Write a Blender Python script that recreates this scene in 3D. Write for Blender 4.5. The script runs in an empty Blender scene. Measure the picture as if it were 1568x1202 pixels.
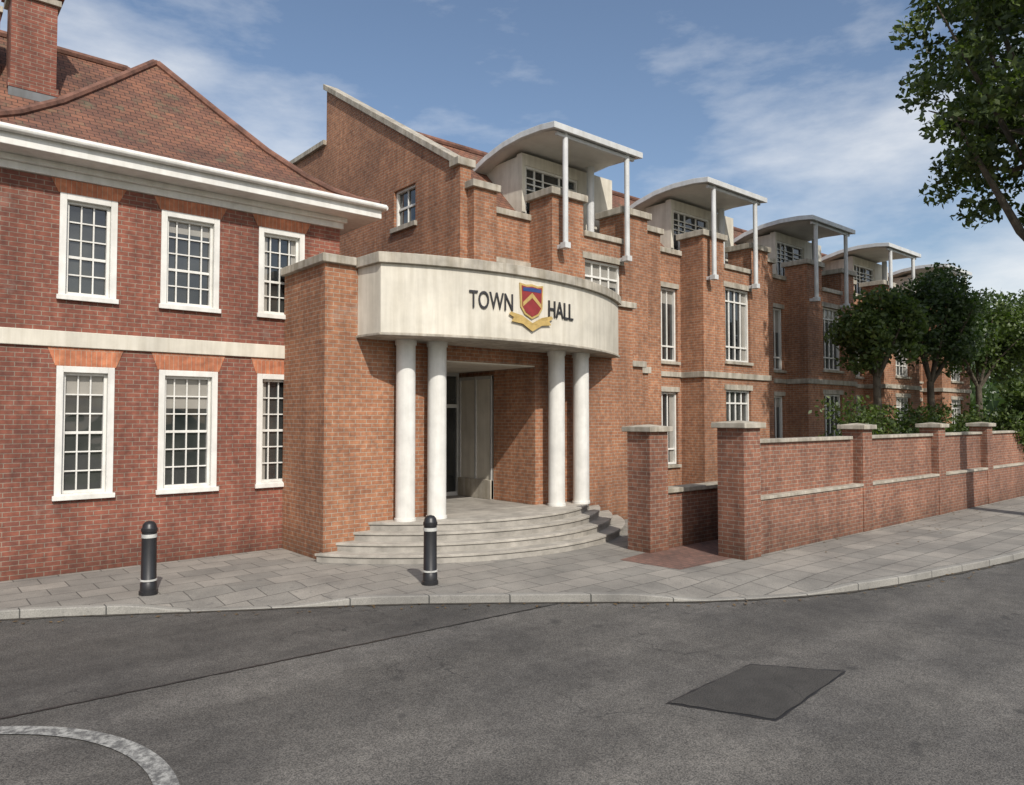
import bpy, math, random
import numpy as np
from mathutils import Vector
random.seed(7); rng=np.random.default_rng(7)
scene=bpy.context.scene
# ------------------------------------------------------------ node helpers
def newmat(name):
    m=bpy.data.materials.new(name); m.use_nodes=True
    nt=m.node_tree; b=nt.nodes['Principled BSDF']
    return m,nt,b
def N(nt,t,**kw):
    n=nt.nodes.new(t)
    for k,v in kw.items(): setattr(n,k,v)
    return n
def mth(nt,op,a,b=None,clamp=False):
    n=N(nt,'ShaderNodeMath',operation=op); n.use_clamp=clamp
    for i,v in enumerate((a,b)):
        if v is None: continue
        if isinstance(v,(int,float)): n.inputs[i].default_value=v
        else: nt.links.new(v,n.inputs[i])
    return n.outputs[0]
def mixc(nt,fac,a,b,mode='MIX'):
    n=N(nt,'ShaderNodeMix',data_type='RGBA',blend_type=mode)
    for sock,v in ((n.inputs[0],fac),(n.inputs[6],a),(n.inputs[7],b)):
        if isinstance(v,(int,float)): sock.default_value=v
        elif isinstance(v,(tuple,list)): sock.default_value=(*v[:3],1)
        else: nt.links.new(v,sock)
    return n.outputs[2]
def noise(nt,vec,scale,detail=4,rough=.55):
    n=N(nt,'ShaderNodeTexNoise'); n.inputs['Scale'].default_value=scale
    n.inputs['Detail'].default_value=detail; n.inputs['Roughness'].default_value=rough
    if vec is not None: nt.links.new(vec,n.inputs['Vector'])
    return n.outputs['Fac']
def ramp(nt,fac,a,b,ca=(0,0,0),cb=(1,1,1)):
    n=N(nt,'ShaderNodeValToRGB'); e=n.color_ramp.elements
    e[0].position=a; e[0].color=(*ca,1); e[1].position=b; e[1].color=(*cb,1)
    nt.links.new(fac,n.inputs[0]); return n.outputs[0]
def bump(nt,b,h,dist=.01,strength=.6):
    n=N(nt,'ShaderNodeBump'); n.inputs['Distance'].default_value=dist; n.inputs['Strength'].default_value=strength
    nt.links.new(h,n.inputs['Height']); nt.links.new(n.outputs[0],b.inputs['Normal'])
def wallvec(nt,vs=1.0,flat=False):
    tc=N(nt,'ShaderNodeTexCoord'); s=N(nt,'ShaderNodeSeparateXYZ'); nt.links.new(tc.outputs['Object'],s.inputs[0])
    g=N(nt,'ShaderNodeNewGeometry'); sn=N(nt,'ShaderNodeSeparateXYZ'); nt.links.new(g.outputs['Normal'],sn.inputs[0])
    ax=mth(nt,'GREATER_THAN',mth(nt,'ABSOLUTE',sn.outputs[0]),.55)
    az=mth(nt,'GREATER_THAN',mth(nt,'ABSOLUTE',sn.outputs[2]),.9)
    u=mth(nt,'ADD',mth(nt,'MULTIPLY',s.outputs[1],ax),mth(nt,'MULTIPLY',s.outputs[0],mth(nt,'SUBTRACT',1,ax)))
    v=mth(nt,'ADD',mth(nt,'MULTIPLY',s.outputs[2],vs),mth(nt,'MULTIPLY',s.outputs[1],az))
    c=N(nt,'ShaderNodeCombineXYZ'); nt.links.new(u,c.inputs[0]); nt.links.new(v,c.inputs[1])
    return tc.outputs['Object'],c.outputs[0],s
def bricktex(nt,vec,w,h,mortar,c1,c2,cm,offset=.5,smooth=.1):
    t=N(nt,'ShaderNodeTexBrick'); t.offset=offset
    t.inputs['Scale'].default_value=1; t.inputs['Brick Width'].default_value=w; t.inputs['Row Height'].default_value=h
    t.inputs['Mortar Size'].default_value=mortar; t.inputs['Mortar Smooth'].default_value=smooth
    t.inputs['Color1'].default_value=(*c1,1); t.inputs['Color2'].default_value=(*c2,1); t.inputs['Mortar'].default_value=(*cm,1)
    nt.links.new(vec,t.inputs['Vector']); return t
def mk_brick(name,c1,c2,cm,w=.225,h=.075,mortar=.006,burnt=.3):
    m,nt,b=newmat(name); P,vec,s=wallvec(nt)
    t=bricktex(nt,vec,w,h,mortar,c1,c2,cm)
    t2=bricktex(nt,vec,w,h,mortar,(0,0,0),(1,1,1),(1,1,1)); t2.inputs['Bias'].default_value=.4
    col=mixc(nt,mth(nt,'MULTIPLY',mth(nt,'SUBTRACT',1,t2.outputs['Color']),burnt),t.outputs['Color'],(.085,.048,.045))
    col=mixc(nt,.6,col,mixc(nt,1.0,col,ramp(nt,noise(nt,P,9,2),.3,.7,(.50,.47,.47),(1.3,1.25,1.2)),'MULTIPLY'))
    big=ramp(nt,noise(nt,P,.5,4,.6),.3,.72,(.70,.69,.69),(1.16,1.12,1.08))
    col=mixc(nt,1.0,col,big,'MULTIPLY')
    mp=N(nt,'ShaderNodeMapping'); mp.inputs['Scale'].default_value=(2.2,2.2,.22); nt.links.new(P,mp.inputs[0])
    col=mixc(nt,1.0,col,ramp(nt,noise(nt,mp.outputs[0],1.1,4,.6),.36,.6,(.74,.73,.73),(1,1,1)),'MULTIPLY')
    low=mth(nt,'ADD',s.outputs[2],mth(nt,'MULTIPLY',noise(nt,P,2.2,3),.9))
    col=mixc(nt,1.0,col,ramp(nt,low,.3,1.2,(.55,.55,.52),(1,1,1)),'MULTIPLY')
    # lime bloom patches
    bl=ramp(nt,noise(nt,P,1.3,4,.7),.62,.78); col=mixc(nt,mth(nt,'MULTIPLY',bl,.22),col,(.42,.36,.31))
    nt.links.new(col,b.inputs['Base Color']); b.inputs['Roughness'].default_value=.88
    bump(nt,b,mth(nt,'MULTIPLY',t.outputs['Fac'],-1.0),.008,.8); return m
def mk_plain(name,c,rough=.6,var=.12,scale=3,bumpd=.002,streak=True,metal=0,coat=0):
    m,nt,b=newmat(name); tc=N(nt,'ShaderNodeTexCoord'); P=tc.outputs['Object']
    f=noise(nt,P,scale,5,.62)
    col=mixc(nt,1.0,c,ramp(nt,f,.3,.72,(1-var*2.0,)*3,(1+var*.4,)*3),'MULTIPLY')
    if streak:
        mp=N(nt,'ShaderNodeMapping'); mp.inputs['Scale'].default_value=(5,5,.35); nt.links.new(P,mp.inputs[0])
        col=mixc(nt,1.0,col,ramp(nt,noise(nt,mp.outputs[0],1.5,4,.6),.35,.6,(1-var*1.3,1-var*1.4,1-var*1.6),(1,1,1)),'MULTIPLY')
    nt.links.new(col,b.inputs['Base Color']); b.inputs['Roughness'].default_value=rough; b.inputs['Metallic'].default_value=metal
    b.inputs['Coat Weight'].default_value=coat
    if bumpd: bump(nt,b,noise(nt,P,70,2),bumpd,.5)
    return m
def mk_tile(name,c1,c2,cm):
    m,nt,b=newmat(name); P,vec,s=wallvec(nt,1.35)
    t=bricktex(nt,vec,.19,.12,.007,c1,c2,cm,smooth=.3)
    col=mixc(nt,1.0,t.outputs['Color'],ramp(nt,noise(nt,P,.9,5,.65),.3,.75,(.50,.50,.50),(1.25,1.15,1.05)),'MULTIPLY')
    moss=ramp(nt,noise(nt,P,3.2,5,.7),.54,.70)
    col=mixc(nt,mth(nt,'MULTIPLY',moss,.55),col,(.12,.125,.075))
    nt.links.new(col,b.inputs['Base Color']); b.inputs['Roughness'].default_value=.85
    sv=N(nt,'ShaderNodeSeparateXYZ'); nt.links.new(vec,sv.inputs[0])
    saw=mth(nt,'FRACT',mth(nt,'DIVIDE',sv.outputs[1],.12))
    hgt=mth(nt,'ADD',mth(nt,'MULTIPLY',saw,-1.0),mth(nt,'MULTIPLY',t.outputs['Fac'],-.6))
    bump(nt,b,hgt,.022,.9); return m
def mk_asphalt(name,base):
    m,nt,b=newmat(name); tc=N(nt,'ShaderNodeTexCoord'); P=tc.outputs['Object']
    agg=noise(nt,P,80,2,.75)
    col=mixc(nt,1.0,(base*1.03,base,base*.96),ramp(nt,agg,.35,.68,(.42,.42,.42),(1.95,1.9,1.82)),'MULTIPLY')
    col=mixc(nt,1.0,col,ramp(nt,noise(nt,P,.45,6,.65),.3,.7,(.66,.66,.67),(1.28,1.26,1.22)),'MULTIPLY')
    col=mixc(nt,1.0,col,ramp(nt,noise(nt,P,5,4,.6),.3,.7,(.80,.80,.80),(1.14,1.14,1.14)),'MULTIPLY')
    mp=N(nt,'ShaderNodeMapping'); mp.inputs['Scale'].default_value=(.12,1.1,1); mp.inputs['Rotation'].default_value=(0,0,.25); nt.links.new(P,mp.inputs[0])
    col=mixc(nt,1.0,col,ramp(nt,noise(nt,mp.outputs[0],1,3,.5),.35,.65,(.76,.76,.76),(1.16,1.16,1.16)),'MULTIPLY')
    spots=ramp(nt,noise(nt,P,2.7,2,.5),.69,.74); col=mixc(nt,mth(nt,'MULTIPLY',spots,.5),col,(.02,.02,.02))
    v=N(nt,'ShaderNodeTexVoronoi',feature='DISTANCE_TO_EDGE'); v.inputs['Scale'].default_value=.42
    wn=N(nt,'ShaderNodeTexNoise'); wn.inputs['Scale'].default_value=1.4; wn.inputs['Detail'].default_value=4; nt.links.new(P,wn.inputs['Vector'])
    va=N(nt,'ShaderNodeVectorMath',operation='ADD'); nt.links.new(P,va.inputs[0]); nt.links.new(wn.outputs['Color'],va.inputs[1]); nt.links.new(va.outputs[0],v.inputs['Vector'])
    crack=mth(nt,'MULTIPLY',mth(nt,'LESS_THAN',v.outputs['Distance'],.003),mth(nt,'GREATER_THAN',noise(nt,P,.35,2),.55))
    col=mixc(nt,mth(nt,'MULTIPLY',crack,.5),col,(.015,.015,.015))
    nt.links.new(col,b.inputs['Base Color']); b.inputs['Roughness'].default_value=.84
    bump(nt,b,agg,.009,.9); return m
def mk_slabs(name,c1,c2,cm,w,h,rot=0,mort=.008,gum=.35):
    m,nt,b=newmat(name); tc=N(nt,'ShaderNodeTexCoord'); P=tc.outputs['Object']
    mp=N(nt,'ShaderNodeMapping'); mp.inputs['Rotation'].default_value=(0,0,rot); nt.links.new(P,mp.inputs[0])
    t=bricktex(nt,mp.outputs[0],w,h,mort,c1,c2,cm)
    col=mixc(nt,1.0,t.outputs['Color'],ramp(nt,noise(nt,P,.8,6,.65),.3,.7,(.62,.62,.62),(1.15,1.14,1.12)),'MULTIPLY')
    col=mixc(nt,1.0,col,ramp(nt,noise(nt,P,60,2,.7),.3,.7,(.76,.76,.76),(1.16,1.16,1.16)),'MULTIPLY')
    g_=ramp(nt,noise(nt,P,9,2,.5),.66,.7); col=mixc(nt,mth(nt,'MULTIPLY',g_,gum),col,(.08,.08,.08))
    nt.links.new(col,b.inputs['Base Color']); b.inputs['Roughness'].default_value=.82
    bump(nt,b,mth(nt,'MULTIPLY',t.outputs['Fac'],-1),.006,.7); return m
def mk_glass(name):
    m,nt,b=newmat(name); tc=N(nt,'ShaderNodeTexCoord'); P=tc.outputs['Object']
    f=noise(nt,P,.9,3)
    col=ramp(nt,f,.35,.7,(.008,.01,.012),(.055,.057,.053))
    nt.links.new(col,b.inputs['Base Color']); b.inputs['Roughness'].default_value=.03
    b.inputs['IOR'].default_value=1.6; b.inputs['Specular IOR Level'].default_value=.8
    bump(nt,b,noise(nt,P,1.7,1),.05,.3); return m
def mk_leaf(name,dark,light):
    m,nt,b=newmat(name); g=N(nt,'ShaderNodeNewGeometry'); tc=N(nt,'ShaderNodeTexCoord')
    f=mth(nt,'ADD',mth(nt,'MULTIPLY',g.outputs['Random Per Island'],.55),mth(nt,'MULTIPLY',noise(nt,tc.outputs['Object'],1.6,1),.6))
    col=ramp(nt,f,.25,.9,dark,light)
    nt.links.new(col,b.inputs['Base Color']); b.inputs['Roughness'].default_value=.5
    tr=N(nt,'ShaderNodeBsdfTranslucent'); nt.links.new(mixc(nt,1.0,col,(1.2,1.4,.5),'MULTIPLY'),tr.inputs[0])
    mx=N(nt,'ShaderNodeMixShader'); mx.inputs[0].default_value=.38
    nt.links.new(b.outputs[0],mx.inputs[1]); nt.links.new(tr.outputs[0],mx.inputs[2])
    nt.links.new(mx.outputs[0],nt.nodes['Material Output'].inputs[0]); return m

M=dict(
 brick_old=mk_brick('old_red_brick',(.31,.105,.065),(.20,.075,.055),(.30,.25,.20),burnt=.5),
 brick_new=mk_brick('orange_brick',(.42,.20,.105),(.32,.145,.080),(.40,.35,.28),burnt=.22),
 brick_wall=mk_brick('boundary_brick',(.34,.15,.09),(.21,.095,.065),(.34,.30,.245),burnt=.45),
 gauged=mk_brick('gauged_brick',(.52,.21,.11),(.46,.17,.09),(.50,.42,.33),w=.075,h=.4,mortar=.003,burnt=.0),
 white=mk_plain('white_paint',(.72,.71,.67),.45,.08,4,.0006),
 stone=mk_plain('pale_stone',(.48,.44,.37),.8,.24,2.2,.003),
 band=mk_plain('cream_render',(.66,.62,.53),.7,.12,1.3,.0015),
 step=mk_plain('step_stone',(.36,.335,.295),.75,.24,2.5,.003,False),
 steel=mk_plain('painted_steel',(.60,.61,.61),.4,.10,3,0),
 soffit=mk_plain('canopy_soffit',(.60,.59,.55),.6,.08,2,.0005,False),
 lead=mk_plain('lead_sheet',(.16,.17,.18),.5,.2,1.2,.001),
 kerb=mk_slabs('kerb_concrete',(.30,.29,.265),(.25,.24,.22),(.07,.07,.065),.9,50,.0,.008,.2),
 nos=mk_plain('step_nosing_stone',(.42,.39,.34),.75,.22,3,.002,False),
 iron=mk_plain('black_iron',(.018,.018,.02),.4,.15,6,.0006,False),
 reflect=mk_plain('bollard_white_band',(.60,.60,.57),.35,.2,8,0,False),
 gold=mk_plain('gold_paint',(.50,.35,.12),.4,.15,8,0,False),
 red=mk_plain('crest_red',(.26,.03,.03),.45,.15,8,0,False),
 blue=mk_plain('crest_blue',(.03,.06,.20),.45,.1,8,0,False),
 letter=mk_plain('dark_bronze_letter',(.03,.028,.03),.4,.1,8,0,False),
 door=mk_plain('door_frame_paint',(.45,.45,.43),.4,.1,4,0,False),
 tile=mk_tile('clay_tile',(.23,.105,.065),(.145,.07,.05),(.035,.025,.02)),
 ridge=mk_plain('ridge_tile',(.20,.095,.065),.85,.35,4,.004,False),
 glass=mk_glass('window_glass'),
 blind=mk_plain('window_blind',(.28,.265,.235),.8,.1,3,0,False,0,1.0),
 road=mk_asphalt('road_asphalt',.090), road2=mk_asphalt('newer_asphalt',.068), patch=mk_asphalt('patch_asphalt',.046),
 seal=mk_plain('bitumen_seal',(.022,.022,.023),.5,.25,6,.002,False),
 slabs=mk_slabs('paving_slabs',(.30,.28,.25),(.225,.215,.195),(.10,.095,.085),.6,.45,.0),
 pavers=mk_slabs('block_paving',(.24,.13,.10),(.17,.10,.08),(.06,.055,.05),.2,.1,.0,.005),
 grass=mk_plain('grass_ground',(.065,.09,.03),.95,.3,1.5,.02,False),
 bark=mk_plain('bark',(.11,.09,.065),.95,.3,6,.02,False),
 grit=mk_plain('gutter_dirt',(.07,.06,.048),.95,.35,9,.004,False),
 litter=mk_plain('fallen_leaf_brown',(.16,.10,.04),.8,.3,9,0,False),
 leaf1=mk_leaf('leaf_green',(.024,.048,.013),(.12,.165,.042)),
 leaf2=mk_leaf('leaf_deep_green',(.018,.038,.013),(.08,.125,.038)),
 leafb=mk_leaf('leaf_big_tree',(.024,.043,.013),(.12,.16,.047)),
)
m,nt,b=newmat('worn_road_paint'); tc=N(nt,'ShaderNodeTexCoord')
f=ramp(nt,noise(nt,tc.outputs['Object'],16,6,.75),.42,.62)
nt.links.new(mixc(nt,f,(.10,.10,.098),(.36,.36,.34)),b.inputs['Base Color']); b.inputs['Roughness'].default_value=.8
M['paint']=m
# ------------------------------------------------------------ geometry helpers
class Group:
    def __init__(s,name):
        s.e=bpy.data.objects.new(name,None); scene.collection.objects.link(s.e); s.parts=[]
    def part(s,name,mat,bevel=0,smooth=False):
        p=Part(name,mat,s.e,bevel,smooth); s.parts.append(p); return p
    def done(s):
        for p in s.parts: p.build()
class Part:
    def __init__(s,name,mat,parent=None,bevel=0,smooth=False):
        s.n=name; s.m=mat; s.p=parent; s.v=[]; s.f=[]; s.bev=bevel; s.sm=smooth
    def add(s,vs,fs):
        o=len(s.v); s.v+= [tuple(v) for v in vs]; s.f+=[tuple(i+o for i in f) for f in fs]
    def box(s,x0,x1,y0,y1,z0,z1):
        s.add([(x0,y0,z0),(x1,y0,z0),(x1,y1,z0),(x0,y1,z0),(x0,y0,z1),(x1,y0,z1),(x1,y1,z1),(x0,y1,z1)],
              [(0,3,2,1),(4,5,6,7),(0,1,5,4),(1,2,6,5),(2,3,7,6),(3,0,4,7)])
    def mbox(s,ax,c,u0,u1,w0,w1,z0,z1):
        if ax=='y': s.box(u0,u1,c+w0,c+w1,z0,z1)
        else: s.box(c+w0,c+w1,u0,u1,z0,z1)
    def mpoly(s,ax,c,pts,w0,w1):
        n=len(pts); g=(lambda u,w,z:(u,c+w,z)) if ax=='y' else (lambda u,w,z:(c+w,u,z))
        vs=[g(u,w0,z) for u,z in pts]+[g(u,w1,z) for u,z in pts]
        fs=[tuple(range(n)),tuple(range(2*n-1,n-1,-1))]+[(i,i+n,(i+1)%n+n,(i+1)%n) for i in range(n)]
        s.add(vs,fs)
    def prism(s,pts,z0,z1):
        n=len(pts); vs=[(x,y,z0) for x,y in pts]+[(x,y,z1) for x,y in pts]
        s.add(vs,[tuple(range(n))[::-1],tuple(range(n,2*n))]+[(i,(i+1)%n,(i+1)%n+n,i+n) for i in range(n)])
    def wall(s,ax,c,u0,u1,z0,z1,ops=(),depth=.22,thick=.3):
        g=(lambda u,w,z:(u,c+w,z)) if ax=='y' else (lambda u,w,z:(c+w,u,z))
        us=sorted({u0,u1,*[o[0] for o in ops],*[o[1] for o in ops]}); zs=sorted({z0,z1,*[o[2] for o in ops],*[o[3] for o in ops]})
        for a,b_ in zip(us,us[1:]):
            for d,e in zip(zs,zs[1:]):
                cu,cz=(a+b_)/2,(d+e)/2
                if any(o[0]<cu<o[1] and o[2]<cz<o[3] for o in ops): continue
                s.add([g(a,0,d),g(b_,0,d),g(b_,0,e),g(a,0,e)],[(0,1,2,3)])
        for o in ops:
            a,b_,d,e=o
            for q in (((a,d),(a,e)),((b_,d),(b_,e)),((a,d),(b_,d)),((a,e),(b_,e))):
                (p,z),(p2,z2)=q
                s.add([g(p,0,z),g(p2,0,z2),g(p2,depth,z2),g(p,depth,z)],[(0,1,2,3)])
        for q in (((u0,z0),(u0,z1)),((u1,z0),(u1,z1)),((u0,z1),(u1,z1))):
            (p,z),(p2,z2)=q
            s.add([g(p,0,z),g(p2,0,z2),g(p2,thick,z2),g(p,thick,z)],[(0,1,2,3)])
    def tube(s,pts,rad,n=10,cap=True):
        pts=[Vector(p) for p in pts]; L=len(pts)
        if isinstance(rad,(int,float)): rad=[rad]*L
        o=len(s.v); ref=None
        for i,p in enumerate(pts):
            t=(pts[min(i+1,L-1)]-pts[max(i-1,0)]).normalized()
            if ref is None: ref=Vector((1,0,0)) if abs(t.x)<.8 else Vector((0,1,0))
            a=(ref-t*ref.dot(t)).normalized(); bb=t.cross(a); ref=a
            for k in range(n):
                an=2*math.pi*k/n; q=p+(a*math.cos(an)+bb*math.sin(an))*rad[i]; s.v.append(tuple(q))
        for i in range(L-1):
            for k in range(n):
                s.f.append((o+i*n+k,o+i*n+(k+1)%n,o+(i+1)*n+(k+1)%n,o+(i+1)*n+k))
        if cap:
            s.f.append(tuple(o+k for k in range(n))[::-1]); s.f.append(tuple(o+(L-1)*n+k for k in range(n)))
    def build(s):
        if not s.f: return None
        me=bpy.data.meshes.new(s.n); me.from_pydata(s.v,[],s.f); me.update()
        ob=bpy.data.objects.new(s.n,me); scene.collection.objects.link(ob); me.materials.append(M[s.m])
        if s.p: ob.parent=s.p
        import bmesh
        bm=bmesh.new(); bm.from_mesh(me); bmesh.ops.recalc_face_normals(bm,faces=bm.faces); bm.to_mesh(me); bm.free()
        if s.sm:
            for p in me.polygons: p.use_smooth=True
            me.set_sharp_from_angle(angle=math.radians(40))
        if s.bev:
            md=ob.modifiers.new('bevel','BEVEL'); md.width=s.bev; md.segments=2; md.limit_method='ANGLE'
        return ob
def single(name,mat,bevel=0,smooth=False): return Part(name,mat,None,bevel,smooth)

def sash(fr,gl,bl,ax,c,u0,u1,z0,z1,rows,cols,rec=.10,fw=.07,bw=.022):
    """sash with glazing bars set back in an opening"""
    fr.mbox(ax,c,u0,u0+fw,rec-.03,rec+.05,z0,z1); fr.mbox(ax,c,u1-fw,u1,rec-.03,rec+.05,z0,z1)
    fr.mbox(ax,c,u0+fw,u1-fw,rec-.03,rec+.05,z0,z0+fw); fr.mbox(ax,c,u0+fw,u1-fw,rec-.03,rec+.05,z1-fw,z1)
    a,b_=u0+fw,u1-fw; d,e=z0+fw,z1-fw
    for i in range(1,rows):
        z=d+(e-d)*i/rows; w=bw*(1.9 if i==rows//2 else 1)
        fr.mbox(ax,c,a,b_,rec,rec+.04,z-w/2,z+w/2)
    us=cols if isinstance(cols,(list,tuple)) else [i/cols for i in range(1,cols)]
    for t in us:
        u=a+(b_-a)*t; fr.mbox(ax,c,u-bw/2,u+bw/2,rec+.002,rec+.038,d,e)
    gl.mbox(ax,c,a-.01,b_+.01,rec+.046,rec+.051,d-.01,e+.01)
    if bl is not None:
        r=random.random()
        if r<.40: bl.mbox(ax,c,a-.005,b_+.005,rec+.0415,rec+.0455,e-(e-d)*random.uniform(.12,.42),e+.005)
        elif r<.65:
            w=(b_-a)*random.uniform(.12,.22)
            bl.mbox(ax,c,a-.005,a+w,rec+.0415,rec+.0455,d,e); bl.mbox(ax,c,b_-w,b_+.005,rec+.0415,rec+.0455,d,e)

# ------------------------------------------------------------ LEFT BUILDING
L=Group('georgian_brick_building')
lw=L.part('walls','brick_old'); fr=L.part('window_frames','white',.004); gl=L.part('window_glass','glass'); lb=L.part('window_blinds','blind')
sur=L.part('window_surrounds','white',.006); lin=L.part('window_lintels','gauged'); bandp=L.part('string_course','band',.01)
cor=L.part('eaves_cornice','white',.01); rf=L.part('roof','tile'); hp=L.part('hip_and_ridge_tiles','ridge',0,True)
YF=13.65; ops=[]
wins=[(2.44,.42),(4.05,.50),(5.74,.46)]
for cx,hw in wins:
    for z0,z1,rows in ((1.20,3.34,6),(4.43,6.15,5)):
        ops.append((cx-hw,cx+hw,z0,z1))
        sw=.10
        for (a,b_,d,e) in ((cx-hw,cx-hw+sw,z0,z1),(cx+hw-sw,cx+hw,z0,z1),(cx-hw+sw,cx+hw-sw,z1-sw,z1),(cx-hw+sw,cx+hw-sw,z0,z0+sw*.8)):
            sur.mbox('y',YF,a,b_,-.025,.12,d,e)
        sur.mbox('y',YF,cx-hw-.03,cx+hw+.03,-.07,-.026,z0-.02,z0+.06)
        sash(fr,gl,lb,'y',YF,cx-hw+sw,cx+hw-sw,z0+sw*.8,z1-sw,rows,[.2,.5,.8] if hw>.45 else [.33,.66],rec=.09,fw=.045,bw=.024)
        zt=3.64 if z0<2 else 6.375
        lin.mpoly('y',YF,[(cx-hw-.02,z1+.002),(cx+hw+.02,z1+.002),(cx+hw+.13,zt),(cx-hw-.13,zt)],-.014,.02)
lw.wall('y',YF,.8,6.965,-.02,6.6,ops,.2)
lw.box(.8,1.1,YF+.01,21,-.02,6.6); lw.box(6.665,6.965,YF+.301,21,-.02,6.6)
bandp.box(.76,7.0,YF-.05,YF+.05,3.645,3.9)
cor.box(.74,7.03,YF-.05,YF+.02,6.38,6.6)
cor.box(.70,7.08,YF-.12,YF-.051,6.50,6.6)
cor.box(.25,7.6,13.15,21,6.601,6.66)
cor.box(.23,7.63,13.11,13.149,6.60,6.80)
cor.box(7.601,7.64,13.15,21,6.60,6.80); cor.box(.21,.249,13.15,21,6.60,6.80)
cor.tube([(.15,13.05,6.83),(7.7,13.05,6.83)],.06,10); cor.tube([(7.7,13.05,6.83),(7.7,21,6.83)],.06,10)
prof=[(0,6.86),(.35,6.98),(.7,7.17),(1.1,7.47),(1.7,8.04),(2.5,8.94),(3.42,10.0)]
XL,XR,YE=.25,7.6,13.12; wl=3.85/3.42
ring=[[(XL+s*wl,21.5,h),(XL+s*wl,YE+s,h),(XR-s,YE+s,h),(XR-s,21.5,h)] for s,h in prof]
for a,b_ in zip(ring,ring[1:]):
    for k in range(3):
        rf.add([a[k],a[k+1],b_[k+1],b_[k]],[(0,1,2,3)])
rf.add([ring[-1][1],ring[-1][2],ring[-1][3],ring[-1][0]],[(0,1,2,3)])
hp.tube([Vector(r[1])+Vector((0,0,.03)) for r in ring],.075,8); hp.tube([Vector(r[2])+Vector((0,0,.03)) for r in ring],.075,8)
hp.tube([(4.15,16.54,10.03),(4.15,21.5,10.03)],.08,8)
lw.box(-14,.79,15.5,21,-.02,6.6)
rf.add([(-14,14.95,6.85),(6.9,14.95,6.85),(3.95,18.2,10.42),(-14,18.2,10.42)],[(0,1,2,3)])
rf.add([(-14,21.5,6.85),(6.9,21.5,6.85),(3.95,18.2,10.42),(-14,18.2,10.42)],[(0,1,2,3)])
rf.add([(6.9,14.95,6.85),(6.9,21.5,6.85),(3.95,18.2,10.42)],[(0,1,2)])
hp.tube([(-14,18.2,10.45),(3.95,18.2,10.45)],.09,8); hp.tube([(3.95,18.2,10.45),(6.9,14.95,6.88)],.08,8)
cor.box(-14,.2,14.9,15.5,6.6,6.8)
ch=L.part('chimney_stack','brick_old'); cc=L.part('chimney_caps','stone',.01); pots=L.part('chimney_pots','ridge',0,True); ld=L.part('chimney_flashing','lead')
ch.box(1.60,2.35,16.6,17.3,8.2,10.75); cc.box(1.54,2.41,16.54,17.36,10.60,10.72); ch.box(1.50,2.45,16.5,17.4,10.75,10.92); cc.box(1.46,2.49,16.46,17.44,10.92,11.02)
ch.box(1.56,2.39,16.56,17.34,8.8,8.95)
ld.box(1.57,2.38,16.57,17.33,8.5,8.798)
for px_ in (1.75,2.15): pots.tube([(px_,16.95,11.0),(px_,16.95,11.4)],[.13,.10],12)
ch.box(1.0,1.45,16.9,17.4,8.2,10.3); cc.box(.96,1.49,16.86,17.44,10.3,10.42)
L.done()

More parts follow.
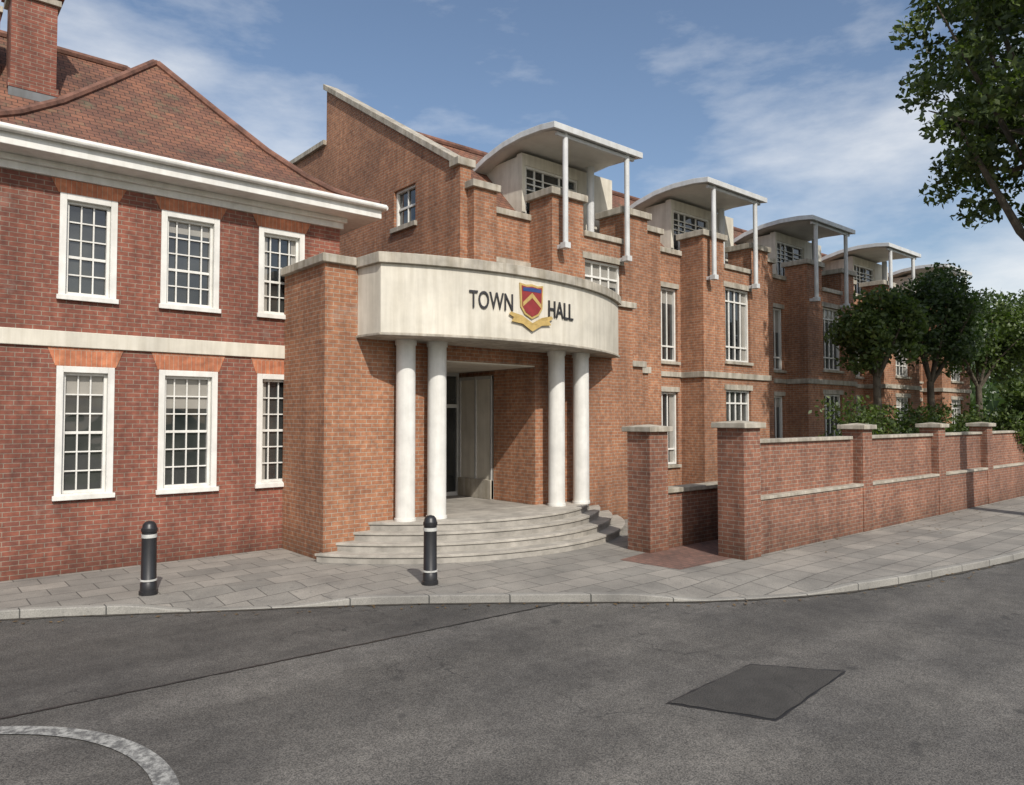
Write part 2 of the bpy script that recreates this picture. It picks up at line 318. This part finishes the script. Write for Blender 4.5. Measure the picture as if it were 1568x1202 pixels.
# ------------------------------------------------------------ TOWN HALL
T=Group('town_hall')
bw_=T.part('walls','brick_new'); tf=T.part('window_frames','white',.004); tg=T.part('window_glass','glass')
cap=T.part('stone_caps_and_copings','stone',.012); st=T.part('string_courses','stone',.008)
can=T.part('roof_canopies','steel',.01,False); cs=T.part('canopy_soffits','soffit'); po=T.part('canopy_posts','steel',.008)
ren=T.part('top_storey_walls','band'); trf=T.part('roof','tile'); sil=T.part('window_sills','stone',.006)
bld=T.part('window_blinds','blind')
def unit(n):
    x0=11.8+6*n; Y=12.4
    o=[(x0+1.1,x0+2.45,4.2,6.42),(x0+1.1,x0+2.45,1.2,3.34)]
    bw_.wall('y',Y,x0,x0+3.5,-.02,6.86,o,.2)
    bw_.box(x0,x0+.3,Y+.301,13.2,-.02,6.86); bw_.box(x0+3.2,x0+3.5,Y+.301,13.2,-.02,6.86)
    for (a,b_,d,e) in o:
        sash(tf,tg,bld,'y',Y,a,b_,d,e,1,[.25,.5,.75],rec=.11,fw=.06,bw=.05)
        tf.mbox('y',Y,a+.06,b_-.06,.10,.149,d+.42,d+.47)
        tf.mbox('y',Y,a+.06,b_-.06,.10,.149,e-.42,e-.37)
        sil.mbox('y',Y,a-.06,b_+.06,-.07,.1,d-.09,d)
        st.mbox('y',Y,a-.08,b_+.08,-.02,.05,e,e+.16)
    for a,b_ in ((x0,x0+1.05),(x0+2.5,x0+3.5)):
        bw_.box(a,b_,Y,13.2,6.861,7.78); cap.box(a-.09,b_+.09,Y-.09,13.29,7.78,7.95)
    bw_.box(x0+1.051,x0+2.499,Y+.002,Y+.25,6.861,6.96); cap.box(x0+1.06,x0+2.49,Y-.06,Y+.3,6.96,7.10)
    st.box(x0-.06,x0+3.56,Y-.06,Y+.01,3.68,3.85); st.box(x0-.06,x0+.01,Y+.011,13.2,3.68,3.85)
    recess(x0+3.5,n)
    cap.box(x0+.3,x0+3.2,Y+.26,13.6,6.6,6.75)
    ty=13.6; a,b_=x0+.1,x0+3.45
    op=(a+.12,a+2.0,6.95,8.85)
    ren.wall('y',ty,a,b_,6.5,9.14,[op],.12,.2)
    ren.box(a,a+.2,ty+.201,16.2,6.5,9.08); ren.box(b_-.2,b_,ty+.201,16.2,6.5,9.08)
    sash(tf,tg,None,'y',ty,op[0],op[1],op[2],op[3],1,[.17,.34,.67],rec=.06,fw=.06,bw=.05)
    for z in (8.1,8.25,8.4,8.55): tf.mbox('y',ty,op[0]+.06,op[1]-.06,.05,.09,z,z+.03)
    po.tube([(x0+2.15,13.2,6.7),(x0+2.15,13.2,9.12)],.10,14)
    xs=(x0-.3,x0+2.85); dzc=.07
    pr=[(12.0,9.12+dzc),(12.5,9.19+dzc),(13.2,9.22+dzc),(13.9,9.17+dzc),(14.6,9.02+dzc),(15.3,8.77+dzc)]
    th=.15; n_=len(pr)
    vs=[(xs[0],y,z) for y,z in pr]+[(xs[1],y,z) for y,z in pr]+[(xs[0],y,z+th) for y,z in pr]+[(xs[1],y,z+th) for y,z in pr]
    fs=[]
    for i in range(n_-1):
        fs.append((2*n_+i,3*n_+i,3*n_+i+1,2*n_+i+1)); fs.append((i,2*n_+i,2*n_+i+1,i+1)); fs.append((n_+i,3*n_+i,3*n_+i+1,n_+i+1))
        fs.append((i,i+1,n_+i+1,n_+i))
    fs.append((0,n_,3*n_,2*n_)); fs.append((n_-1,2*n_-1,4*n_-1,3*n_-1))
    can.add(vs,fs)
    vs=[(xs[0]+.12,y+(.12 if i==0 else 0),z-.006) for i,(y,z) in enumerate(pr)]+[(xs[1]-.12,y+(.12 if i==0 else 0),z-.006) for i,(y,z) in enumerate(pr)]
    cs.add(vs,[(i,i+1,n_+i+1,n_+i) for i in range(n_-1)])
    for xp in (x0+.2,x0+2.4):
        po.tube([(xp,12.16,6.6),(xp,12.16,9.22)],.068,12)
        po.box(xp-.09,xp+.09,12.07,12.25,6.48,6.62); po.box(xp-.04,xp+.04,12.25,12.45,6.5,6.6)
    po.box(x0-.1,x0+2.65,12.12,12.2,9.10,9.19)
def recess(xs,n):
    o=[(xs+1.45,xs+2.35,4.15,6.3),(xs+1.45,xs+2.35,1.15,3.26)]; Y=13.2
    zb=5.25 if n<0 else -.02
    if n<0:
        bw_.wall('y',Y,xs+1.25,xs+2.5,zb,7.3,[],.2); st.box(xs+1.25,xs+2.5,Y-.05,Y+.01,6.15,6.27)
    else:
        bw_.wall('y',Y,xs,xs+2.5,zb,7.3,o,.2)
        st.box(xs,xs+2.44,Y-.05,Y+.01,3.70,3.85)
        for (a,b_,d,e) in o:
            sash(tf,tg,bld,'y',Y,a,b_,d,e,1,[.3,.62],rec=.11,fw=.06,bw=.04)
            tf.mbox('y',Y,a+.06,b_-.06,.10,.149,d+.42,d+.47)
            sil.mbox('y',Y,a-.06,b_+.06,-.07,.1,d-.09,d); st.mbox('y',Y,a-.06,b_+.06,-.02,.05,e,e+.15)
    bw_.box(xs+.6,xs+1.25,12.95,13.5,zb,7.7); cap.box(xs+.52,xs+1.33,12.87,13.58,7.7,7.86)
    cap.box(xs+1.335,xs+2.5,Y-.07,Y+.35,7.3,7.45)
    if n>=0: cap.box(xs+.0,xs+.52,Y-.07,Y+.35,7.3,7.45)
recess(9.3,-1)
for n in range(5): unit(n)
XE=42.0
bw_.box(XE-.3,XE,13.5,20,-.02,7.3)
trf.add([(9.98,13.55,7.42),(XE+.2,13.55,7.42),(XE+.2,15.9,9.83),(9.98,15.9,9.83)],[(0,1,2,3)])
trf.add([(9.98,19.2,7.42),(XE+.2,19.2,7.42),(XE+.2,15.9,9.83),(9.98,15.9,9.83)],[(0,1,2,3)])
trp=T.part('ridge_tiles','ridge',0,True); trp.tube([(9.98,15.9,9.86),(XE+.2,15.9,9.86)],.09,8)
gw=T.part('gable_wall','brick_new')
wy0,wy1,wz0,wz1=15.05,16.05,7.32,8.28
gw.wall('x',9.7,wy0-.3,wy1+.3,5.25,wz1+.15,[(wy0,wy1,wz0,wz1)],.2)
def gp(pts): gw.mpoly('x',9.7,pts,0,.3)
slope=lambda y:8.3+(y-13.4)*.605
gp([(13.4,5.25),(wy0-.3,5.25),(wy0-.3,slope(wy0-.3)),(13.4,8.3)])
gp([(wy0-.3,wz1+.15),(wy1+.3,wz1+.15),(wy1+.3,slope(wy1+.3)),(wy0-.3,slope(wy0-.3))])
gp([(wy1+.3,5.25),(19.9,5.25),(19.9,slope(19.9)),(wy1+.3,slope(wy1+.3))])
gw.box(9.7,12,19.9,25,4,10.6)
cap.mpoly('x',9.7,[(13.3,slope(13.3)),(20.0,slope(20.0)),(20.0,slope(20.0)+.17),(13.3,slope(13.3)+.17)],-.08,.38)
cap.box(9.6,10.1,19.9,25,10.6,10.75)
cap.box(9.6,10.1,13.14,13.5,8.22,8.4); gw.box(9.7,10.0,13.2,13.399,5.25,8.22)
sash(tf,tg,None,'x',9.7,wy0,wy1,wz0,wz1,2,[.5],rec=.1,fw=.06,bw=.03); sil.mbox('x',9.7,wy0-.08,wy1+.08,-.08,.1,wz0-.12,wz0)
# porch
pb=T.part('porch_walls','brick_new')
pb.box(5.8,8.4,11.9,13.648,-.02,5.25); pb.box(6.972,8.4,13.649,15,-.02,5.25)
pb.box(8.401,10.799,11.902,15,3.65,5.25); pb.box(10.8,13.3,11.9,14.95,-.02,5.25)
pb.box(8.401,10.799,14.96,15.2,-.02,3.65)
pb.box(13.301,14.2,12.0,12.39,-.02,5.25); cap.box(13.25,14.28,11.92,12.39,5.25,5.4)
pb.box(14.201,14.7,12.1,12.39,-.02,3.8); cap.box(14.201,14.78,12.02,12.39,3.8,3.95)
cap.box(5.71,6.37,11.81,13.64,5.25,5.40)
sf=T.part('porch_ceiling','band'); sf.box(8.41,10.79,11.91,14.95,3.62,3.649)
CX,CY,R=9.47,17.3,6.8
def arc(R_,xa,xb,n=48):
    out=[]
    for i in range(n+1):
        a=math.asin((xa-CX)/R_)+(math.asin((xb-CX)/R_)-math.asin((xa-CX)/R_))*i/n
        out.append((CX+R_*math.sin(a),CY-R_*math.cos(a)))
    return out
bd=T.part('curved_sign_band','band',.006,True)
bd.prism(arc(R,6.5,13.3)+[(13.3,11.95),(6.44,11.95)],4.0,5.22)
bc=T.part('curved_band_coping','stone',.01,True)
bc.prism(arc(R+.07,6.43,13.37)+[(13.37,11.96),(6.38,11.96)],5.221,5.41)
bc.prism(arc(R+.03,6.47,13.33)+[(13.33,11.955),(6.41,11.955)],3.95,4.0-.001)
col=T.part('porch_columns','white',0,True)
for x,y in ((7.32,11.66),(7.97,11.58),(11.08,11.52),(11.82,11.5)):
    col.tube([(x,y,.6),(x,y,.65),(x,y,.651),(x,y,3.86),(x,y,3.861),(x,y,3.95)],[.2,.2,.183,.18,.2,.2],28)
SX,SY=9.6,14.5
stp=T.part('entrance_steps','step',.012,True); nos=T.part('step_nosings','nos',.004,True)
for i,r in enumerate((4.66,4.38,4.11,3.88)):
    def sarc(r):
        hw=math.sqrt(r*r-(SY-11.95)**2); a1=math.asin(hw/r)
        return [(SX+r*math.sin(-a1+2*a1*k/60),SY-r*math.cos(-a1+2*a1*k/60)) for k in range(61)]
    stp.prism(sarc(r),-.02,.15*(i+1)-.045); nos.prism(sarc(r+.025),.15*(i+1)-.044,.15*(i+1))
stp.box(8.42,10.78,11.9,14.95,-.02,.598)
dr=T.part('entrance_doors','door',.004); dg=T.part('entrance_glass','glass')
dg.box(8.45,10.78,14.72,14.73,.6,3.62)
for x in (8.42,9.0,9.58,9.64,10.2,10.70): dr.box(x,x+.055,14.66,14.76,.6,3.62)
for z in (.6,2.75,3.53): dr.box(8.42,10.76,14.67,14.75,z,z+.09)
for x in (9.53,9.72): dr.tube([(x,14.60,1.4),(x,14.60,2.2)],.018,8)
# pale panelled side screen of the lobby, with plinth
ren2=T.part('lobby_side_panel','band'); ren2.box(10.76,10.799,13.35,14.64,1.05,3.5)
for y in (13.35,13.95,14.58): dr.box(10.73,10.799,y,y+.06,.6,3.5)
dr.box(10.74,10.799,13.35,14.64,3.42,3.5)
st.box(10.70,10.799,13.35,14.64,.6,1.05)
T.done()

# ------------------------------------------------------------ SIGN
S=Group('town_hall_sign')
def arcpt(s,z,off):
    a=(s-CX)/R
    return (CX+(R+off)*math.sin(a),CY-(R+off)*math.cos(a),z)
def text_part(body,x0,x1,z0,z1):
    cu=bpy.data.curves.new(body,'FONT'); cu.body=body; cu.extrude=.5; cu.resolution_u=4
    ob=bpy.data.objects.new('tmp',cu); scene.collection.objects.link(ob)
    dg_=bpy.context.evaluated_depsgraph_get(); me=bpy.data.meshes.new_from_object(ob.evaluated_get(dg_))
    bpy.data.objects.remove(ob)
    co=np.array([v.co[:] for v in me.vertices]); mn,mx=co.min(0),co.max(0)
    for v,c in zip(me.vertices,co):
        t=(c-mn)/(mx-mn); v.co=arcpt(x0+(x1-x0)*t[0],z0+(z1-z0)*t[1],.003+.027*t[2])
    me.materials.clear(); me.materials.append(M['letter'])
    o=bpy.data.objects.new('letters_'+body.lower(),me); scene.collection.objects.link(o); o.parent=S.e
text_part('TOWN',8.02,8.96,4.52,4.85); text_part('HALL',9.88,10.66,4.50,4.83)
def flat(name,mat,pts,o0,o1):
    p=S.part(name,mat); n=len(pts)
    p.add([arcpt(x,z,o0) for x,z in pts]+[arcpt(x,z,o1) for x,z in pts],[tuple(range(n)),tuple(range(2*n-1,n-1,-1))]+[(i,(i+1)%n,(i+1)%n+n,i+n) for i in range(n)])
def shield(cx,cz,w,h):
    return [(cx-w,cz+h),(cx-w*.5,cz+h*.93),(cx,cz+h),(cx+w*.5,cz+h*.93),(cx+w,cz+h),(cx+w*.93,cz-h*.35),(cx+w*.6,cz-h*.75),(cx,cz-h),(cx-w*.6,cz-h*.75),(cx-w*.93,cz-h*.35)]
flat('crest_border','gold',shield(9.42,4.75,.30,.34),.003,.03)
flat('crest_field','red',shield(9.42,4.75,.26,.295),.03,.036)
flat('crest_chevron','gold',[(9.19,4.64),(9.42,4.82),(9.65,4.64),(9.65,4.72),(9.42,4.92),(9.19,4.72)],.036,.042)
flat('crest_chief','blue',[(9.19,4.94),(9.65,4.94),(9.65,5.005),(9.42,5.02),(9.19,5.005)],.036,.043)
flat('ribbon','gold',[(8.86,4.46),(8.97,4.41),(8.92,4.33),(9.18,4.30),(9.42,4.17),(9.66,4.30),(9.92,4.33),(9.87,4.41),(9.98,4.46),(9.94,4.51),(9.68,4.46),(9.42,4.33),(9.16,4.46),(8.90,4.51)],.031,.05)
S.done()

# ------------------------------------------------------------ BOUNDARY
def pier(x0,y0,s=.54,h=2.26):
    g=Group('brick_gate_pier'); a=g.part('shaft','brick_wall'); c=g.part('cap_stone','stone',.012)
    a.box(x0,x0+s,y0,y0+s,-.02,h); c.box(x0-.08,x0+s+.08,y0-.08,y0+s+.08,h,h+.10)
    o=s/2; z=h+.10; xx,yy=x0+o,y0+o; e=o+.04
    c.add([(xx-e,yy-e,z),(xx+e,yy-e,z),(xx+e,yy+e,z),(xx-e,yy+e,z),(xx,yy,z+.04)],[(0,1,4),(1,2,4),(2,3,4),(3,0,4),(3,2,1,0)]); g.done()
pier(10.76,8.70,h=2.24); pier(11.50,7.20,h=2.32)
xsP=[16.35,20.7,24.4,28.6,33.0,37.5,42.0]
for x in xsP: pier(x,7.28,.46,2.25)
g=Group('brick_boundary_wall'); a=g.part('plinth_wall','brick_wall'); u=g.part('upper_panel','brick_wall'); c=g.part('coping','stone',.01); c2=g.part('plinth_coping','stone',.006)
xe=[12.04]+[x+.46 for x in xsP]
for i,x in enumerate(xsP):
    s_,e_=xe[i]+.001,x-.001
    a.box(s_,e_,7.30,7.78,-.02,1.00); c2.box(s_,e_,7.27,7.81,1.00,1.06)
    u.box(s_,e_-(.2 if i==0 else 0),7.46,7.65,1.06,2.03); c.box(s_,e_-(.2 if i==0 else 0),7.40,7.71,2.03,2.10)
    if i==0: u.box(e_-.199,e_,7.50,7.61,1.06,2.0)
g.done()
g=Group('brick_garden_wall'); a=g.part('wall_body','brick_wall'); c=g.part('coping','stone',.01)
a.box(11.301,24,8.80,9.05,-.02,1.06); c.box(11.301,24,8.75,9.10,1.06,1.15); g.done()

# ------------------------------------------------------------ GROUND / ROAD
RZ=-.12
kp=[(-30,13.0),(-12,12.8),(-4,12.6),(-.8,12.35),(1.15,11.6),(3.3,10.3),(5.4,9.0),(7.35,7.5),(9.05,6.15),(11.1,5.16),(13.6,4.64),(16.3,4.27),(22,3.8),(30,3.5),(45,3.2),(90,3.0)]
def cr(pts,n=10):
    out=[]; P=[pts[0]]+pts+[pts[-1]]
    for i in range(1,len(P)-2):
        p0,p1,p2,p3=[np.array(q,float) for q in P[i-1:i+3]]
        for k in range(n):
            t=k/n; out.append(.5*((2*p1)+(-p0+p2)*t+(2*p0-5*p1+4*p2-p3)*t*t+(-p0+3*p1-3*p2+p3)*t**3))
    out.append(np.array(pts[-1],float)); return out
K=cr(kp)
def nrm(i):
    t=K[min(i+1,len(K)-1)]-K[max(i-1,0)]; t/=np.linalg.norm(t); return np.array([-t[1],t[0]])
def sstep(x,a,b):
    t=min(1,max(0,(x-a)/(b-a))); return t*t*(3-2*t)
def drop(x):
    d1=sstep(x,2.4,3.2)*(1-sstep(x,4.2,5.2)); d2=sstep(x,8.0,9.0)*(1-sstep(x,10.2,11.4))
    return .095*max(d1,d2)
G0=single('ground','grass'); G0.add([(-600,-600,-.14),(900,-600,-.14),(900,900,-.14),(-600,900,-.14)],[(0,1,2,3)]); G0.build()
rd=single('road','road')
n=len(K)
vs=[(p[0],p[1]+.02,RZ) for p in K]+[(p[0],-14,RZ) for p in K]
rd.add(vs,[(i,i+1,n+i+1,n+i) for i in range(n-1)]); rd.build()
r2=single('road_resurfaced_strip','road2')
sel=[p for p in K if -30<=p[0]<=7.25]; m_=len(sel)
vs=[(p[0],p[1]-.005,RZ+.004) for p in sel]+[(p[0],min(7.50+(7.4-p[0])*.045,p[1]-.006),RZ+.004) for p in sel]
r2.add(vs,[(i,i+1,m_+i+1,m_+i) for i in range(m_-1)]); r2.build()
sl=single('road_seam','seal'); pts=[]
for k in range(161):
    x=-6+13.25*k/160; y=7.50+(7.4-x)*.045+random.uniform(-.008,.008); pts.append((x,y,random.uniform(.008,.02)))
vs=[(x,y-w,RZ+.008) for x,y,w in pts]+[(x,y+w,RZ+.008) for x,y,w in pts]
sl.add(vs,[(i,i+1,162+i,161+i) for i in range(160)]); sl.build()
kb=single('kerb','kerb',.015); pv=single('pavement','slabs')
A=[];B=[];C=[];D=[]
for i,p in enumerate(K):
    q=nrm(i); dz=drop(p[0]); A.append((p[0],p[1],-dz)); b_=p+q*.13; B.append((b_[0],b_[1],-dz)); c_=p+q*1.0
    C.append((c_[0],c_[1],0)); D.append((c_[0],40,0))
vs=[(a[0],a[1],RZ-.05) for a in A]+A+B+[(b_[0],b_[1],RZ-.05) for b_ in B]
kb.add(vs,[(j*n+i,j*n+i+1,(j+1)*n+i+1,(j+1)*n+i) for j in range(3) for i in range(n-1)]); kb.build()
E=[(b_[0],b_[1],b_[2]-.003) for b_ in B]
vs=E+C+D
pv.add(vs,[(j*n+i,j*n+i+1,(j+1)*n+i+1,(j+1)*n+i) for j in range(2) for i in range(n-1)]); pv.build()
gt=single('gutter_grit','grit'); vs=[(p[0],p[1]-.004,RZ+.0125) for p in K]+[(p[0]-nrm(i)[0]*.07,p[1]-nrm(i)[1]*(.06+.03*math.sin(i*1.7)),RZ+.0115) for i,p in enumerate(K)]
gt.add(vs,[(i,i+1,n+i+1,n+i) for i in range(n-1)]); gt.build()
gpv=single('gateway_paving','pavers'); gpv.add([(9.85,8.65,.004),(9.98,7.45,.004),(11.5,7.45,.004),(14.5,8.80,.004),(10.76,8.8,.004)],[(0,1,2,3,4)]); gpv.build()
lawn=single('lawn','grass'); lawn.add([(15,9.05,.006),(60,7.8,.006),(60,12.2,.006),(15,12.2,.006)],[(0,1,2,3)]); lawn.build()
rg=single('painted_roundabout_ring','paint'); nn=96
vs=[(-.4+r*math.cos(2*math.pi*k/nn),5.9+r*math.sin(2*math.pi*k/nn),RZ+.012) for r in (1.90,2.06) for k in range(nn)]
rg.add(vs,[(k,(k+1)%nn,nn+(k+1)%nn,nn+k) for k in range(nn)]); rg.build()
pt=single('asphalt_patch','patch'); P4=[(5.52,4.26),(7.02,4.34),(7.56,3.60),(5.92,3.42)]
def sub(P4,z,ex=0,jit=.012,k=14):
    c=np.mean(P4,axis=0); out=[]
    for i in range(4):
        a=np.array(P4[i]);b_=np.array(P4[(i+1)%4])
        for j in range(k):
            q=a+(b_-a)*j/k; q=c+(q-c)*(1+ex); out.append((q[0]+random.uniform(-jit,jit),q[1]+random.uniform(-jit,jit),z))
    return out
o=sub(P4,RZ+.008); pt.add(o,[tuple(range(len(o)))]); pt.build()
ps=single('asphalt_patch_seal','seal'); o=sub(P4,RZ+.004,.045,.010); ps.add(o,[tuple(range(len(o)))]); ps.build()
# a few fallen leaves on pavement and in the channel
fl=single('fallen_leaves','litter')
for k in range(420):
    if k%3: 
        i=random.randrange(n-1); t=random.random(); p=K[i]+(K[i+1]-K[i])*t; q=nrm(i)
        if not (0<p[0]<34): continue
        o_=-random.uniform(.02,.35)**1; x,y=p+q*o_; z=RZ+.018
    else:
        x=random.uniform(12,32); y=7.25-random.random()**2*1.6; z=.008
    s=random.uniform(.02,.045); an=random.uniform(0,6.28); ca,sa=math.cos(an)*s,math.sin(an)*s
    fl.add([(x-ca,y-sa,z),(x+sa*.5,y-ca*.5,z+.006),(x+ca,y+sa,z+.004),(x-sa*.5,y+ca*.5,z)],[(0,1,2,3)])
fl.build()

# ------------------------------------------------------------ BOLLARDS
def bollard(x,y):
    g=Group('bollard'); b1=g.part('post','iron',0,True); b2=g.part('reflective_bands','reflect',0,True)
    pr=[(0,.125),(.05,.125),(.06,.11),(.16,.11),(.17,.102),(.88,.098),(.885,.108),(.93,.108),(.94,.098),(.985,.088),(1.02,.06),(1.035,.01)]
    b1.tube([(x,y,z) for z,r in pr],[r for z,r in pr],24)
    b2.tube([(x,y,.80),(x,y,.85)],.1035,24); b2.tube([(x,y,.19),(x,y,.215)],.1115,24); g.done()
bollard(2.86,11.34); bollard(6.26,9.26)

# ------------------------------------------------------------ FOLIAGE
def leaves(name,mat,clumps,size,parent):
    V=[];F=[];o=0
    for (c,r,nl) in clumps:
        d=rng.normal(size=(nl,3)); d/=np.linalg.norm(d,axis=1)[:,None]
        rad=rng.random(nl)**.45
        p=np.array(c)+d*rad[:,None]*np.array(r)
        a=rng.normal(size=(nl,3)); a/=np.linalg.norm(a,axis=1)[:,None]
        b_=np.cross(a,rng.normal(size=(nl,3))); b_/=np.linalg.norm(b_,axis=1)[:,None]
        s=size*(.6+.8*rng.random(nl))[:,None]
        q=np.stack([p-a*s,p+b_*s*.55,p+a*s,p-b_*s*.55],axis=1).reshape(-1,3)
        V.append(q); F.append(np.arange(o,o+4*nl).reshape(-1,4)); o+=4*nl
    V=np.concatenate(V); F=np.concatenate(F)
    me=bpy.data.meshes.new(name); me.vertices.add(len(V)); me.vertices.foreach_set('co',V.ravel())
    me.loops.add(F.size); me.loops.foreach_set('vertex_index',F.ravel())
    me.polygons.add(len(F)); me.polygons.foreach_set('loop_start',np.arange(0,F.size,4)); me.polygons.foreach_set('loop_total',np.full(len(F),4))
    me.update(); me.validate(); me.materials.append(M[mat])
    ob=bpy.data.objects.new(name,me); scene.collection.objects.link(ob)
    if parent: ob.parent=parent
    return ob
def small_tree(name,x,y,cz,r,rz,mat,nc=60,nl=130,ox=0,oy=0):
    g=Group(name); t=g.part('trunk_and_limbs','bark',0,True)
    zf=cz-rz*.95
    t.tube([(x,y,-.05),(x+.03,y,zf*.5),(x,y+.02,zf)],[.15,.12,.105],10)
    for k in range(7):
        an=k*2*math.pi/7+random.uniform(-.3,.3); rr=r*random.uniform(.45,.8)
        t.tube([(x,y,zf-.1),(x+ox*.5+rr*.4*math.cos(an),y+rr*.4*math.sin(an),zf+rz*.45),(x+ox+rr*math.cos(an),y+oy+rr*math.sin(an),cz+rz*random.uniform(-.1,.5))],[.07,.045,.012],7)
    g.done(); cl=[]
    for k in range(nc):
        d=rng.normal(size=3); d/=np.linalg.norm(d); f=random.uniform(.35,.95)
        cl.append(((x+ox+d[0]*r*f*.9,y+oy+d[1]*r*f*.9,cz+d[2]*rz*f*.9),(r*.27,r*.27,r*.22),nl))
    leaves('foliage',mat,cl,.075,g.e)
small_tree('round_tree',22.6,9.6,5.15,1.5,1.45,'leaf1',75,ox=.15)
small_tree('round_tree',27.0,9.7,5.75,1.95,2.1,'leaf2',90,ox=.6)
small_tree('round_tree',31.4,9.6,5.7,2.3,2.1,'leaf1',95,ox=1.3)
small_tree('round_tree',38.0,9.6,6.0,2.4,2.4,'leaf2',80,ox=.5)
small_tree('round_tree',47.0,10.5,6.5,3.2,3.2,'leaf1',90)
hc=[]
for k in range(190):
    x=random.uniform(19.0,41); hc.append(((x,random.uniform(8.4,9.8),random.uniform(1.3,2.65+.2*math.sin(x*1.7))),(.55,.5,.40),85))
leaves('hedge','leaf1',hc,.06,None)
g=Group('laurel_shrub'); t=g.part('stems','bark')
for k in range(5): t.tube([(28.6+.15*k,8.3,0),(28.0+.4*k,7.9,2.2)],[.05,.02],6)
g.done(); hc=[]
for k in range(95):
    d=rng.normal(size=3); d/=np.linalg.norm(d); f=random.random()**.5
    hc.append(((29.2+d[0]*1.7*f,7.35+d[1]*.85*f,2.35+d[2]*1.5*f),(.42,.40,.38),110))
leaves('foliage','leaf1',hc,.075,g.e)
# big street tree at right
g=Group('street_tree'); t=g.part('trunk_and_limbs','bark',0,True); bx,by=22.2,4.75
t.tube([(bx,by,-.05),(bx,by,.5),(bx-.1,by+.05,3),(bx-.1,by+.1,5.5),(bx+.2,by,8),(bx+.3,by,11)],[.42,.32,.27,.24,.19,.09],14)
cen=np.array([22.4,4.5,12.0])
def limb(base,end,r0,sag=.35):
    base=np.array(base,float); end=np.array(end,float); m1=base+(end-base)*.4+np.array([0,0,-sag]); m2=base+(end-base)*.75+np.array([0,0,-sag*.4])
    t.tube([base,m1,m2,end],[r0,r0*.7,r0*.45,r0*.15],8)
limb((bx-.1,by+.1,6.1),(bx-2.35,by+1.75,9.9),.14,.5)
for k in range(16):
    an=random.uniform(0,6.28); z=random.uniform(9,15); rr=random.uniform(2,3.6)
    limb((bx,by,random.uniform(6,10)),(bx+rr*math.cos(an),by+rr*math.sin(an),z),.1)
g.done(); cl=[]
for k in range(340):
    d=rng.normal(size=3); d/=np.linalg.norm(d); f=random.uniform(.3,1.0)**.6
    p=cen+d*f*np.array([4.25,4.05,5.2])*random.uniform(.85,1.05)
    if p[2]<7.7+.3*math.sin(p[0]*2): continue
    cl.append((p,(.58,.58,.46),random.choice((90,130,170))))
leaves('foliage','leafb',cl,.10,g.e)
cl=[]
for k in range(200):
    x=random.uniform(60,150); y=random.uniform(-30,60)
    cl.append(((x,y,random.uniform(1,9)),(4,4,2.6),50))
leaves('distant_trees','leaf2',cl,.6,None)

# ------------------------------------------------------------ LIGHT / WORLD / CAMERA
to_sun=Vector((-.27,-.78,.72)).normalized()
elev=math.asin(to_sun.z); rot=math.atan2(to_sun.x,to_sun.y)
w=bpy.data.worlds.new('World'); scene.world=w; w.use_nodes=True; nt=w.node_tree; bg=nt.nodes['Background']
sky=N(nt,'ShaderNodeTexSky',sky_type='NISHITA'); sky.sun_disc=False; sky.sun_elevation=elev; sky.sun_rotation=rot
sky.air_density=1.0; sky.dust_density=1.8; sky.ozone_density=1.0
tc=N(nt,'ShaderNodeTexCoord'); mp=N(nt,'ShaderNodeMapping'); mp.inputs['Scale'].default_value=(1,1,3.0); nt.links.new(tc.outputs['Generated'],mp.inputs[0])
cf=ramp(nt,noise(nt,mp.outputs[0],2.2,9,.58),.42,.72)
colr=mixc(nt,mth(nt,'MULTIPLY',cf,.85),sky.outputs[0],(7.0,7.1,7.2))
nt.links.new(colr,bg.inputs['Color']); bg.inputs['Strength'].default_value=.135
sd=bpy.data.lights.new('sun','SUN'); sd.energy=4.1; sd.angle=math.radians(.6); sd.color=(1,.95,.87)
so=bpy.data.objects.new('sun',sd); scene.collection.objects.link(so); so.rotation_euler=to_sun.to_track_quat('Z','Y').to_euler()
cam=bpy.data.cameras.new('camera'); co=bpy.data.objects.new('camera',cam); scene.collection.objects.link(co)
co.location=(0,0,2.5); co.rotation_euler=(math.radians(92.0),0,math.radians(-40.4)); cam.lens=25.7; cam.sensor_width=36
cam.clip_end=3000; scene.camera=co
scene.view_settings.view_transform='Standard'; scene.view_settings.look='None'; scene.view_settings.exposure=0
